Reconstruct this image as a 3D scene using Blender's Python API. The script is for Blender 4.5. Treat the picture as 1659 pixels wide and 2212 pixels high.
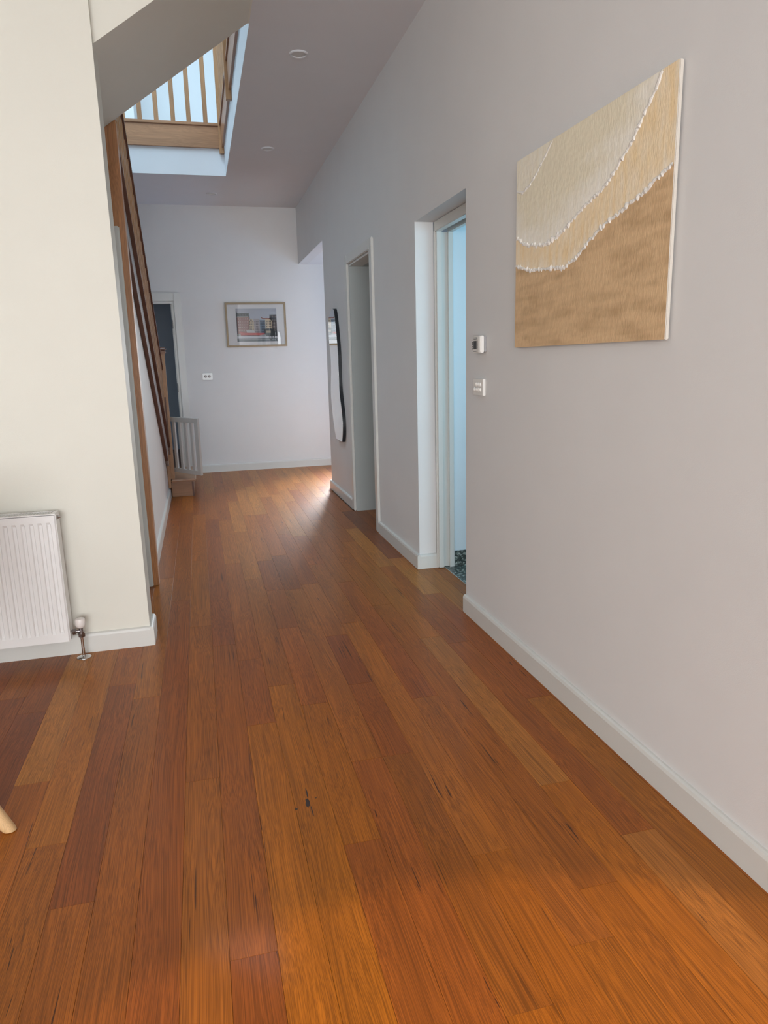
import bpy, bmesh, math, random
from mathutils import Vector, Matrix

random.seed(7)
scene = bpy.context.scene
for o in list(bpy.data.objects):
    bpy.data.objects.remove(o)
COL = scene.collection

# ------------------------------------------------------------------ camera
F_PX = 1537.86
CAM_H = 1.276
R = ((0.9681480, -0.0757487, 0.2386453),
     (-0.2491137, -0.1957342, 0.9484885),
     (-0.0251358, -0.9777271, -0.2083697))
cam_data = bpy.data.cameras.new('camera')
cam_data.sensor_fit = 'HORIZONTAL'
cam_data.sensor_width = 36.0
cam_data.lens = F_PX / 1659.0 * 36.0
cam_data.clip_start = 0.02
cam = bpy.data.objects.new('camera', cam_data)
COL.objects.link(cam)
M = Matrix.Identity(4)
for i in range(3):
    M[i][0] = R[i][0]
    M[i][1] = -R[i][1]
    M[i][2] = -R[i][2]
M[0][3], M[1][3], M[2][3] = 0.0, 0.0, CAM_H
cam.matrix_world = M
scene.camera = cam

# ------------------------------------------------------------------ world, lights, exposure
scene.view_settings.view_transform = 'Standard'
scene.view_settings.look = 'None'
scene.view_settings.exposure = 0.0
scene.view_settings.gamma = 1.0
scene.view_settings.use_curve_mapping = False
scene.cycles.use_denoising = True
scene.cycles.use_light_tree = False
scene.cycles.max_bounces = 6
scene.cycles.diffuse_bounces = 4
scene.cycles.glossy_bounces = 3
scene.cycles.transmission_bounces = 2
scene.cycles.adaptive_threshold = 0.03
scene.cycles.sample_clamp_indirect = 6.0
world = bpy.data.worlds.new('world')
scene.world = world
world.use_nodes = True
world.node_tree.nodes['Background'].inputs[0].default_value = (0.62, 0.78, 1.0, 1)
world.node_tree.nodes['Background'].inputs[1].default_value = 1.0


def area(name, loc, target, sx, sy, power, color, spread=180):
    l = bpy.data.lights.new(name, 'AREA')
    l.shape = 'RECTANGLE'
    l.size, l.size_y = sx, sy
    l.energy = power
    l.color = color
    l.spread = math.radians(spread)
    o = bpy.data.objects.new(name, l)
    COL.objects.link(o)
    o.location = loc
    d = Vector(target) - Vector(loc)
    o.rotation_euler = d.to_track_quat('-Z', 'Y').to_euler()
    return o


DAY = (0.97, 0.99, 1.0)
# daylight through the glazed wall of the living room behind the camera
area('living_room_daylight', (-1.2, -4.40, 1.30), (-1.2, 0, 1.30), 4.2, 2.3, 340, DAY)
# skylight above the stair void
area('skylight_daylight', (-0.3, 6.3, 5.75), (-0.3, 6.3, 0), 2.2, 3.2, 150, (0.60, 0.83, 1.0))
# glazed front door in the entry, round the corner
area('front_door_daylight', (1.83, 8.76, 1.45), (1.60, 6.1, 0.0), 0.30, 1.3, 40, (0.96, 0.98, 1.0), 85)
# added cool fill at the entry's closed end, for far wall and ceiling
area('entry_cool_fill', (4.15, 7.85, 1.20), (1.9, 8.4, 2.5), 1.3, 1.7, 32, (0.34, 0.62, 1.0), 120)
# bathroom window
area('bathroom_daylight', (2.55, 3.15, 1.55), (1.7, 4.1, 1.2), 0.8, 1.0, 13, (0.42, 0.80, 1.0))

# added warm spot, unseen and without a fitting, to brighten the near floor
sp = bpy.data.lights.new('near_floor_warm_spot', 'SPOT')
sp.energy = 170
sp.color = (1.0, 0.74, 0.42)
sp.spot_size = math.radians(51.5)
sp.spot_blend = 0.06
sp.shadow_soft_size = 0.05
spo = bpy.data.objects.new('near_floor_warm_spot', sp)
COL.objects.link(spo)
spo.location = (0.35, 0.05, 3.025)

# ------------------------------------------------------------------ mesh helpers


class MB:
    def __init__(self):
        self.v, self.f, self.m, self.c = [], [], [], []

    def quadmesh(self, vs, fs, mi=0, col=None):
        b = len(self.v)
        self.v += [tuple(p) for p in vs]
        for f in fs:
            self.f.append([b + i for i in f])
            self.m.append(mi)
            self.c.append(col)
        return self

    def box(self, x0, x1, y0, y1, z0, z1, mi=0, col=None):
        vs = [(x0, y0, z0), (x1, y0, z0), (x1, y1, z0), (x0, y1, z0),
              (x0, y0, z1), (x1, y0, z1), (x1, y1, z1), (x0, y1, z1)]
        fs = [(0, 3, 2, 1), (4, 5, 6, 7), (0, 1, 5, 4), (1, 2, 6, 5), (2, 3, 7, 6), (3, 0, 4, 7)]
        return self.quadmesh(vs, fs, mi, col)

    def prism(self, poly, axis, a, b, mi=0, col=None):
        """poly: 2D points extruded along axis ('X': (y,z), 'Y': (x,z), 'Z': (x,y)) from a to b"""
        def p3(p, t):
            return {'X': (t, p[0], p[1]), 'Y': (p[0], t, p[1]), 'Z': (p[0], p[1], t)}[axis]
        n = len(poly)
        vs = [p3(p, a) for p in poly] + [p3(p, b) for p in poly]
        fs = [tuple(range(n)), tuple(range(2 * n - 1, n - 1, -1))]
        fs += [(i, n + i, n + (i + 1) % n, (i + 1) % n) for i in range(n)]
        return self.quadmesh(vs, fs, mi, col)

    def tube(self, p0, p1, r0, r1=None, n=16, mi=0, cap=True):
        r1 = r0 if r1 is None else r1
        p0, p1 = Vector(p0), Vector(p1)
        d = (p1 - p0).normalized()
        u = d.orthogonal().normalized()
        w = d.cross(u)
        vs = []
        for p, r in ((p0, r0), (p1, r1)):
            for i in range(n):
                t = 2 * math.pi * i / n
                vs.append(p + u * (r * math.cos(t)) + w * (r * math.sin(t)))
        fs = [(i, (i + 1) % n, n + (i + 1) % n, n + i) for i in range(n)]
        if cap:
            fs += [tuple(range(n - 1, -1, -1)), tuple(range(n, 2 * n))]
        return self.quadmesh(vs, fs, mi)

    def lathe(self, prof, origin, axis=(0, 0, 1), n=24, mi=0):
        """prof: (radius, height) pairs along axis"""
        d = Vector(axis).normalized()
        u = d.orthogonal().normalized()
        w = d.cross(u)
        o = Vector(origin)
        vs = []
        for r, h in prof:
            for i in range(n):
                t = 2 * math.pi * i / n
                vs.append(o + d * h + u * (r * math.cos(t)) + w * (r * math.sin(t)))
        fs = []
        for k in range(len(prof) - 1):
            for i in range(n):
                j = (i + 1) % n
                fs.append((k * n + i, k * n + j, (k + 1) * n + j, (k + 1) * n + i))
        fs += [tuple(range(n - 1, -1, -1)), tuple(range((len(prof) - 1) * n, len(prof) * n))]
        return self.quadmesh(vs, fs, mi)

    def build(self, name, mats, parent=None, bevel=0, seg=2, smooth=False, loc=None):
        me = bpy.data.meshes.new(name)
        vs = self.v
        if loc is not None:
            vs = [(x - loc[0], y - loc[1], z - loc[2]) for x, y, z in vs]
        me.from_pydata(vs, [], self.f)
        if not isinstance(mats, (list, tuple)):
            mats = [mats]
        for mt in mats:
            me.materials.append(mt)
        for p, mi in zip(me.polygons, self.m):
            p.material_index = mi
        if any(c is not None for c in self.c):
            at = me.color_attributes.new('col', 'FLOAT_COLOR', 'CORNER')
            for p, c in zip(me.polygons, self.c):
                c = c or (1, 1, 1)
                for li in p.loop_indices:
                    at.data[li].color = (c[0], c[1], c[2], 1)
        bm = bmesh.new()
        bm.from_mesh(me)
        bmesh.ops.recalc_face_normals(bm, faces=bm.faces)
        if bevel:
            es = [e for e in bm.edges if len(e.link_faces) == 2 and e.calc_face_angle(0) > 0.5]
            bmesh.ops.bevel(bm, geom=es, offset=bevel, segments=seg, affect='EDGES', clamp_overlap=True)
        bm.to_mesh(me)
        bm.free()
        if smooth:
            for p in me.polygons:
                p.use_smooth = True
            try:
                me.set_sharp_from_angle(angle=math.radians(40))
            except Exception:
                pass
        o = bpy.data.objects.new(name, me)
        COL.objects.link(o)
        if loc is not None:
            o.location = loc
        if parent is not None:
            if isinstance(parent, bpy.types.Object):
                o.parent = parent
                o.matrix_parent_inverse = parent_matrix(parent).inverted()
        return o


def parent_matrix(p):
    m = p.matrix_basis.copy()
    if p.parent:
        m = parent_matrix(p.parent) @ p.matrix_parent_inverse @ m
    return m


def struct(o):
    o['kind'] = 'structure'
    return o


def thing(name, label, cat, loc, group=None):
    o = bpy.data.objects.new(name, None)
    o.empty_display_size = 0.05
    COL.objects.link(o)
    o.location = loc
    tag(o, label, cat, group)
    return o


def tag(o, label, cat, group=None):
    o['label'] = label
    o['category'] = cat
    if group:
        o['group'] = group
    return o


def srgb(r, g, b):
    def f(c):
        c /= 255.0
        return c / 12.92 if c <= 0.04045 else ((c + 0.055) / 1.055) ** 2.4
    return (f(r), f(g), f(b))

# ------------------------------------------------------------------ materials


def new_mat(name):
    m = bpy.data.materials.new(name)
    m.use_nodes = True
    nt = m.node_tree
    return m, nt, nt.nodes['Principled BSDF']


def plain(name, color, rough=0.5, metal=0.0, spec=0.5, coat=0.0, bump=0.0, bscale=200.0):
    m, nt, b = new_mat(name)
    b.inputs['Base Color'].default_value = (*color, 1)
    b.inputs['Roughness'].default_value = rough
    b.inputs['Metallic'].default_value = metal
    b.inputs['Specular IOR Level'].default_value = spec
    b.inputs['Coat Weight'].default_value = coat
    n = nt.nodes.new('ShaderNodeTexNoise')
    n.inputs['Scale'].default_value = bscale
    n.inputs['Detail'].default_value = 3
    tc = nt.nodes.new('ShaderNodeTexCoord')
    nt.links.new(tc.outputs['Object'], n.inputs['Vector'])
    # slight tone variation
    mix = nt.nodes.new('ShaderNodeMix')
    mix.data_type = 'RGBA'
    mix.inputs[6].default_value = (*[c * 0.97 for c in color], 1)
    mix.inputs[7].default_value = (*[min(1, c * 1.03) for c in color], 1)
    n2 = nt.nodes.new('ShaderNodeTexNoise')
    n2.inputs['Scale'].default_value = 3.0
    nt.links.new(tc.outputs['Object'], n2.inputs['Vector'])
    nt.links.new(n2.outputs['Fac'], mix.inputs[0])
    nt.links.new(mix.outputs[2], b.inputs['Base Color'])
    if bump:
        bp = nt.nodes.new('ShaderNodeBump')
        bp.inputs['Strength'].default_value = bump
        bp.inputs['Distance'].default_value = 0.001
        nt.links.new(n.outputs['Fac'], bp.inputs['Height'])
        nt.links.new(bp.outputs['Normal'], b.inputs['Normal'])
    return m


def wood(name, base, axis='Y', rough=0.3, grain=0.35, vein=0.6, coat=0.2, use_color=False, spec=0.5):
    """timber with grain running along the given object axis"""
    m, nt, b = new_mat(name)
    N, L = nt.nodes.new, nt.links.new
    tc = N('ShaderNodeTexCoord')
    oi = N('ShaderNodeObjectInfo')
    sc = N('ShaderNodeVectorMath')
    sc.operation = 'SCALE'
    comb = N('ShaderNodeCombineXYZ')
    L(oi.outputs['Random'], comb.inputs[0])
    L(oi.outputs['Random'], comb.inputs[1])
    L(oi.outputs['Random'], comb.inputs[2])
    L(comb.outputs[0], sc.inputs[0])
    sc.inputs['Scale'].default_value = 37.0
    add = N('ShaderNodeVectorMath')
    L(tc.outputs['Object'], add.inputs[0])
    L(sc.outputs[0], add.inputs[1])
    # slow warp so that the lines wander
    warp = N('ShaderNodeTexNoise')
    wm = N('ShaderNodeMapping')
    L(add.outputs[0], wm.inputs['Vector'])
    wm.inputs['Scale'].default_value = {'X': (1.3, 6, 6), 'Y': (6, 1.3, 6), 'Z': (6, 6, 1.3)}[axis]
    L(wm.outputs[0], warp.inputs['Vector'])
    warp.inputs['Scale'].default_value = 1.0
    warp.inputs['Detail'].default_value = 1.0
    wsub = N('ShaderNodeVectorMath')
    wsub.operation = 'MULTIPLY_ADD'
    L(warp.outputs['Color'], wsub.inputs[0])
    k = 0.05
    wsub.inputs[1].default_value = {'X': (0, k, k), 'Y': (k, 0, k), 'Z': (k, k, 0)}[axis]
    L(add.outputs[0], wsub.inputs[2])

    def stretched(across, along, detail, rough_=0.5):
        mp = N('ShaderNodeMapping')
        mp.inputs['Scale'].default_value = {'X': (along, across, across), 'Y': (across, along, across), 'Z': (across, across, along)}[axis]
        L(wsub.outputs[0], mp.inputs['Vector'])
        n = N('ShaderNodeTexNoise')
        n.inputs['Scale'].default_value = 1.0
        n.inputs['Detail'].default_value = detail
        n.inputs['Roughness'].default_value = rough_
        L(mp.outputs[0], n.inputs['Vector'])
        return n

    def ramp(src, a, b_, lo, hi):
        r = N('ShaderNodeMapRange')
        r.inputs['From Min'].default_value = a
        r.inputs['From Max'].default_value = b_
        r.inputs['To Min'].default_value = lo
        r.inputs['To Max'].default_value = hi
        L(src, r.inputs['Value'])
        return r.outputs[0]
    fine = stretched(640, 2.0, 2.0)
    mid = stretched(130, 0.8, 3.0)
    slow = stretched(9, 0.9, 2.0)
    veinn = stretched(190, 3.2, 1.0, 0.5)
    spot = stretched(20, 1.6, 1.0)
    f1 = ramp(fine.outputs['Fac'], 0.36, 0.64, 1 - grain * 1.25, 1 + grain * 0.75)
    f2 = ramp(mid.outputs['Fac'], 0.3, 0.7, 1 - grain * 0.4, 1 + grain * 0.3)
    f3 = ramp(slow.outputs['Fac'], 0.3, 0.7, 0.86, 1.12)
    v1 = ramp(veinn.outputs['Fac'], 0.68, 0.715, 0.0, 1.0)
    v2 = ramp(spot.outputs['Fac'], 0.54, 0.64, 0.0, 1.0)

    def mul(a, c):
        x = N('ShaderNodeMath')
        x.operation = 'MULTIPLY'
        L(a, x.inputs[0])
        if isinstance(c, (int, float)):
            x.inputs[1].default_value = c
        else:
            L(c, x.inputs[1])
        return x.outputs[0]
    tone = mul(mul(f1, f2), f3)
    vein_f = mul(mul(v1, v2), vein)
    col = N('ShaderNodeVectorMath')
    col.operation = 'SCALE'
    if use_color:
        L(oi.outputs['Color'], col.inputs[0])
    else:
        col.inputs[0].default_value = base
    L(tone, col.inputs['Scale'])
    mix = N('ShaderNodeMix')
    mix.data_type = 'RGBA'
    L(vein_f, mix.inputs[0])
    L(col.outputs[0], mix.inputs[6])
    mix.inputs[7].default_value = (base[0] * 0.12, base[1] * 0.10, base[2] * 0.12, 1)
    L(mix.outputs[2], b.inputs['Base Color'])
    b.inputs['Roughness'].default_value = rough
    b.inputs['Specular IOR Level'].default_value = spec
    b.inputs['Coat Weight'].default_value = coat
    b.inputs['Coat Roughness'].default_value = 0.11
    bp = N('ShaderNodeBump')
    bp.inputs['Strength'].default_value = 0.12
    bp.inputs['Distance'].default_value = 0.0006
    L(fine.outputs['Fac'], bp.inputs['Height'])
    L(bp.outputs['Normal'], b.inputs['Normal'])
    return m


def vcol(name, rough=0.6, bump=0.0, var=0.0):
    m, nt, b = new_mat(name)
    a = nt.nodes.new('ShaderNodeVertexColor')
    a.layer_name = 'col'
    b.inputs['Roughness'].default_value = rough
    nt.links.new(a.outputs['Color'], b.inputs['Base Color'])
    return m


PAINT = plain('wall_paint', (0.705, 0.695, 0.685), 0.55, bump=0.25, bscale=350)
PAINT_L = plain('wall_paint_cream', (0.70, 0.68, 0.60), 0.55, bump=0.25, bscale=350)
CEIL = plain('ceiling_paint', (0.69, 0.695, 0.72), 0.8, bump=0.2, bscale=300)
TRIM = plain('trim_gloss_white', (0.64, 0.635, 0.60), 0.3)
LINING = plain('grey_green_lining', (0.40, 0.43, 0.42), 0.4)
WHITE_UP = plain('void_white', (0.74, 0.74, 0.74), 0.6)
ENAMEL = plain('radiator_enamel', (0.80, 0.785, 0.77), 0.25)
CHROME = plain('chrome', (0.62, 0.60, 0.58), 0.18, metal=1.0)
STEEL = plain('dark_steel', (0.30, 0.28, 0.28), 0.3, metal=1.0)
PLASTIC = plain('white_plastic', (0.78, 0.76, 0.72), 0.35)
GREYP = plain('grey_plastic', (0.35, 0.35, 0.36), 0.5)
KNOB = plain('valve_knob_plastic', (0.78, 0.72, 0.68), 0.3)
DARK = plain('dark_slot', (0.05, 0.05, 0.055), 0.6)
LCD = plain('lcd_grey', (0.075, 0.08, 0.085), 0.25)
BLACK = plain('black_metal', (0.012, 0.014, 0.018), 0.35)
MIRROR = plain('mirror_silver', (0.86, 0.88, 0.88), 0.01, metal=1.0)
PLANK = wood('floor_plank', (0.30, 0.11, 0.035), 'Y', rough=0.42, grain=0.30, vein=0.9, coat=0.10, use_color=True, spec=0.26)
OAK_X = wood('stair_timber_x', (0.40, 0.205, 0.105), 'X', rough=0.4, grain=0.16, vein=0.3, coat=0.1)
OAK_Y = wood('stair_timber_y', (0.36, 0.17, 0.09), 'Y', rough=0.4, grain=0.16, vein=0.3, coat=0.1)
OAK_Z = wood('stair_timber_z', (0.43, 0.225, 0.105), 'Z', rough=0.4, grain=0.16, vein=0.3, coat=0.1)
REDPOST = wood('post_timber', (0.46, 0.20, 0.075), 'Z', rough=0.35, grain=0.22, vein=0.3, coat=0.15)
DARKWOOD = wood('dark_stained_timber', (0.16, 0.075, 0.05), 'Y', rough=0.45, grain=0.15, vein=0.2, coat=0.05)
BEECH = wood('chair_beech', (0.62, 0.40, 0.20), 'Z', rough=0.45, grain=0.10, vein=0.2, coat=0.05)
GATEW = plain('gate_white', (0.62, 0.60, 0.57), 0.45)
NAVY = plain('dim_room_paint', (0.52, 0.57, 0.62), 0.7)
CUSHION = plain('chair_fabric', (0.35, 0.33, 0.30), 0.9, bump=0.4)

# terrazzo
TERR, nt, b = new_mat('terrazzo')
tc = nt.nodes.new('ShaderNodeTexCoord')
vo = nt.nodes.new('ShaderNodeTexVoronoi')
vo.inputs['Scale'].default_value = 95
cr = nt.nodes.new('ShaderNodeValToRGB')
cr.color_ramp.elements[0].position = 0.0
cr.color_ramp.elements[0].color = (0.03, 0.036, 0.033, 1)
cr.color_ramp.elements[1].position = 1.0
cr.color_ramp.elements[1].color = (0.50, 0.52, 0.47, 1)
e = cr.color_ramp.elements.new(0.55)
e.color = (0.075, 0.085, 0.075, 1)
e = cr.color_ramp.elements.new(0.8)
e.color = (0.16, 0.19, 0.17, 1)
sep = nt.nodes.new('ShaderNodeSeparateColor')
nt.links.new(tc.outputs['Object'], vo.inputs['Vector'])
nt.links.new(vo.outputs['Color'], sep.inputs[0])
nt.links.new(sep.outputs[0], cr.inputs[0])
nt.links.new(cr.outputs[0], b.inputs['Base Color'])
b.inputs['Roughness'].default_value = 0.3

# ------------------------------------------------------------------ main dimensions (metres)
XR = 1.2506      # right wall face
YB = 8.8227      # far wall face
ZC = 3.0386      # ceiling
YL, XL = 3.3234, -0.3057   # radiator wall face and its free end
XV, YV = 0.4039, 7.476     # stair void edges
ZF2 = 3.28       # upper floor level
Y1A, Y1B, Z1 = 3.2832, 4.0922, 2.0365   # bathroom opening
Y2A, Y2B, Z2 = 5.165, 5.945, 2.040      # second doorway
YE, ZS = 7.1223, 2.4123                 # entry opening
YBACK = -4.5
XLEFT = -4.2

# ------------------------------------------------------------------ floor with planks
fl = MB().box(XLEFT - 0.1, 4.3, YBACK - 0.1, YB + 0.1, -0.12, -0.02)
SUBFLOOR = plain('subfloor', (0.20, 0.075, 0.024), 0.35)
floor = struct(fl.build('floor', SUBFLOOR))

# plank strips: seam positions measured along the hall
PITCH = 0.1045
SEAM0 = -0.656
LIGHT = (0.390, 0.140, 0.020)
MEDL = (0.345, 0.107, 0.010)
MED = (0.315, 0.090, 0.008)
REDM = (0.298, 0.080, 0.009)
DARKP = (0.255, 0.067, 0.009)
DEEP = (0.205, 0.053, 0.010)
GOLD = (0.360, 0.108, 0.006)
# strip -> list of (joint Y, tone of the plank beyond that joint); first entry is the nearest plank
LAY = {
    -4: [(-9, MED), (2.05, REDM)],
    -3: [(-9, REDM), (2.6, DARKP)],
    -2: [(-9, DARKP), (2.9, MED)],
    -1: [(-9, DEEP), (2.0, DEEP), (2.75, DARKP)],
    0: [(-9, MED), (2.236, LIGHT)],
    1: [(-9, MED), (1.9, MEDL)],
    2: [(-9, MED), (1.642, DARKP), (2.9, MED)],
    3: [(-9, MED), (2.751, MEDL), (4.4, MED), (5.9, REDM), (7.2, MED)],
    4: [(-9, MED), (1.15, REDM), (3.93, MED), (5.1, REDM), (6.4, MED), (7.9, MEDL)],
    5: [(-9, MEDL), (2.1, MED), (3.49, MEDL), (4.75, MED), (6.3, REDM), (7.6, MED)],
    6: [(-9, DARKP), (1.368, MED), (3.2, REDM), (5.4, DARKP), (6.04, MED), (7.3, MEDL)],
    7: [(-9, GOLD), (2.404, REDM), (3.0, MED), (4.6, MEDL), (5.96, MED), (7.7, REDM)],
    8: [(-9, GOLD), (2.7, MED), (4.2, MEDL), (5.5, LIGHT), (6.8, MED), (8.1, MEDL)],
    9: [(-9, REDM), (1.672, GOLD), (2.5, MED), (3.33, REDM), (3.95, DARKP), (4.6, MEDL), (6.1, LIGHT), (7.4, MEDL)],
    10: [(-9, MED), (0.9, REDM), (2.065, MEDL), (3.93, DARKP), (4.7, MED), (6.1, LIGHT), (7.6, MED)],
    11: [(-9, GOLD), (1.08, MED), (2.065, REDM), (2.62, DARKP), (3.16, MED), (4.0, REDM), (5.3, MEDL), (6.9, LIGHT)],
    12: [(-9, GOLD), (1.535, MEDL), (3.3, MED), (4.4, REDM), (5.2, LIGHT), (7.0, MEDL)],
    13: [(-9, GOLD), (1.2, MEDL), (2.43, REDM), (3.97, MED), (5.15, MEDL), (6.6, LIGHT), (7.9, MEDL)],
    14: [(-9, GOLD), (1.35, MED), (3.51, MED), (4.5, MED), (5.7, REDM), (7.2, LIGHT)],
    15: [(-9, GOLD), (1.77, LIGHT), (3.0, MEDL), (4.9, MED), (6.3, MEDL), (7.6, LIGHT)],
    16: [(-9, LIGHT), (1.5, MED), (2.9, MED), (4.2, LIGHT), (5.3, MED), (6.7, LIGHT)],
    17: [(-9, MEDL), (2.3, REDM), (3.6, LIGHT), (4.37, DEEP), (5.95, MED), (7.3, LIGHT)],
}
PT = 0.02


def plank(x0, x1, y0, y1, tone):
    g = 0.0003
    c = ((x0 + x1) / 2, (y0 + y1) / 2, 0)
    mb = MB().box(x0 + g, x1 - g, y0 + g, y1 - g, -PT, 0.0)
    o = mb.build('plank', PLANK, floor, bevel=0.0003, seg=1, loc=c)
    j = random.uniform(0.95, 1.05)
    o.color = (tone[0] * j, tone[1] * j * random.uniform(0.96, 1.04), tone[2] * j, 1)
    return o


def strip(k, ymin, ymax, lay):
    x0 = SEAM0 + k * PITCH
    x1 = min(x0 + PITCH, 99)
    for i, (y, tone) in enumerate(lay):
        ya = max(y, ymin)
        yb = min(lay[i + 1][0] if i + 1 < len(lay) else 99, ymax)
        if yb - ya > 0.02:
            plank(x0, x1, ya, yb, tone)


TONES = [LIGHT, MEDL, MEDL, MED, MED, REDM, REDM, DARKP]


def rnd_lay(y0, y1):
    out, y = [], y0
    while y < y1:
        out.append((y, random.choice(TONES)))
        y += random.uniform(1.0, 2.2)
    return out


Y0F = 0.35
for k in range(-9, 18):
    x0 = SEAM0 + k * PITCH
    lay = LAY.get(k) or rnd_lay(Y0F - random.uniform(0, 1), YB)
    ymax = YB if x0 > -0.62 else YL
    if -0.62 < x0 < -0.36 and k < 3:
        ymax = YB
    strip(k, Y0F, ymax, lay)
# strips running under the doorways and into the entry
for k in range(18, 27):
    x0 = SEAM0 + k * PITCH
    if k == 18:
        strip(k, Y0F, Y1A, [(-9, MED)])
        strip(k, Y1A, Y1B, [(Y1A, MEDL)])
        strip(k, Y1B, Y2A, [(-9, MED)])
    if k < 21:
        strip(k, Y2A, Y2B + 0.02, [(Y2A, random.choice(TONES))])
    strip(k, YE - 0.1, YB, rnd_lay(YE - random.uniform(0.1, 0.6), YB))
x19 = SEAM0 + 19 * PITCH
plank(x19, 1.407, Y1A, Y1B, MED)
plank(1.407 - 0.0007, 1.4105, Y1A, Y1B, (0.5, 0.5, 0.5))

# knot in one of the near planks
KNOTM = plain('knot_dark', (0.030, 0.012, 0.006), 0.4)
host = [o for o in floor.children if abs(o.location.x - 0.232) < 0.05 and o.location.y < 2][0]
rk = random.Random(5)
for (kx, ky, rx_, ry_) in ((0.219, 1.886, 0.0065, 0.020), (0.224, 1.935, 0.0022, 0.030), (0.226, 1.845, 0.0018, 0.022), (0.183, 1.868, 0.004, 0.006), (0.246, 1.905, 0.003, 0.003)):
    pts = []
    for q in range(14):
        t = 2 * math.pi * q / 14
        w_ = rk.uniform(0.7, 1.25)
        pts.append((kx + rx_ * w_ * math.cos(t), ky + ry_ * w_ * math.sin(t)))
    MB().prism(pts, 'Z', -0.001, 0.00025).build('knot', KNOTM, host)

# bathroom floor and its tile skirting
struct(MB().box(1.4105, 2.9, 2.9, 4.30, -0.02, 0.001).build('floor', TERR))

# ------------------------------------------------------------------ walls
WT = 0.11
wr = MB()
wr.box(XR, XR + WT, YBACK, Y1A, 0, ZC)
wr.box(XR, XR + WT, Y1A, Y1B, Z1, ZC)
wr.box(XR, XR + WT, Y1B, Y2A, 0, ZC)
wr.box(XR, XR + WT, Y2A, Y2B, Z2, ZC)
wr.box(XR, XR + WT, Y2B, YE, 0, ZC)
wr.box(XR, XR + WT, YE, YB, ZS, ZC)
struct(wr.build('wall_right', PAINT))

# far wall with the doorway behind the stair gate
DBX0, DBX1, DBZ = -1.0, -0.21, 1.993
wb = MB()
wb.box(-1.45, DBX0, YB, YB + 0.12, 0, ZC + 0.3)
wb.box(DBX0, DBX1, YB, YB + 0.12, DBZ, ZC + 0.3)
wb.box(DBX1, 1.645, YB, YB + 0.12, 0, ZC + 0.3)
wb.box(1.645, 2.315, YB, YB + 0.12, 2.12, ZC + 0.3)
wb.box(1.645, 2.315, YB, YB + 0.12, 0, 0.18)
wb.box(2.315, 4.3, YB, YB + 0.12, 0, ZC + 0.3)
struct(wb.build('wall_back', PAINT))

# radiator wall (runs off to the left) and the rest of the living room shell
struct(MB().box(XLEFT, XL, YL, YL + 0.172, 0, ZC).build('wall_left', PAINT_L))
wf = MB()
wf.box(XLEFT - 0.1, XLEFT, YBACK, YL + 0.172, 0, ZC)
struct(wf.build('wall_living', PAINT_L))
wf = MB()
wf.box(XLEFT, -3.35, YBACK - 0.12, YBACK, 0, ZC)
wf.box(0.95, XR + WT, YBACK - 0.12, YBACK, 0, ZC)
wf.box(-3.35, 0.95, YBACK - 0.12, YBACK, 2.5, ZC)
wf.box(-3.35, 0.95, YBACK - 0.12, YBACK, 0, 0.1)
struct(wf.build('wall_front', PAINT))

# entry beyond the opening
we = MB()
we.box(XR + WT, 4.3, YE - 0.12, YE, 0, ZS)
struct(we.build('wall_entry', PAINT))
struct(MB().box(4.2, 4.3, YE, YB, 0, ZS).build('wall_entry_end', PAINT))

# passage behind the second doorway
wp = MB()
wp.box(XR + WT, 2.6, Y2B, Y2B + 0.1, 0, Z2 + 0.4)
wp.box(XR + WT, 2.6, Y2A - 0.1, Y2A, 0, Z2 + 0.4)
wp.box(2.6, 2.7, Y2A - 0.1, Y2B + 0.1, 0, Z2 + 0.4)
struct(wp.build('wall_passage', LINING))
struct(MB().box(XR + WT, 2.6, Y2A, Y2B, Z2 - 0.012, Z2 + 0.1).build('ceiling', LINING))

# bathroom walls
BATH = plain('bathroom_paint', (0.70, 0.76, 0.80), 0.5)
wbz = MB()
wbz.box(1.45, 2.9, Y1B - 0.012, Y1B + 0.09, 0, 2.6)
wbz.box(2.9, 3.0, 2.8, Y1B + 0.09, 0, 2.6)
wbz.box(XR + WT, 2.9, 2.8, 2.9, 0, 2.6)
struct(wbz.build('wall_bathroom', BATH))
struct(MB().box(XR + WT, 3.0, 2.8, Y1B + 0.09, 2.6, 2.7).build('ceiling', BATH))
struct(MB().box(1.452, 2.9, Y1B - 0.024, Y1B - 0.0125, 0.001, 0.098).build('baseboard_bathroom', TERR))

# stair enclosure
struct(MB().box(-1.45, -1.35, YL + 0.172, YB, 0, ZF2).build('wall_stairwell', PAINT))
# wall below the stair string, sloping with the flight
SL = 0.645


def z_cap(y):      # underside of the capping on the string
    return 1.26 + SL * (6.1 - y)


def z_low(y):      # lower edge of the string
    return 1.246 + 0.655 * (5.68 - y)


def z_hand(y):     # underside of the handrail
    return 1.275 + SL * (7.23 - y)


XS = -0.338
us = MB().prism([(4.36, 0), (7.28, 0), (7.28, 0.16), (6.95, z_low(6.95)), (4.36, z_low(4.36))], 'X', -0.42, -0.360)
struct(us.build('wall_understair', PAINT))
# wall under the landing, above its door
wu = MB()
wu.box(-1.35, -0.3785, 4.268, 4.36, 2.03, 2.56)
wu.box(-0.378, -0.3165, 4.2705, 4.36, 2.56, 2.78)
wu.box(-1.35, -1.20, 4.268, 4.36, 0, 2.03)
struct(wu.build('wall_landing', PAINT))

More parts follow.
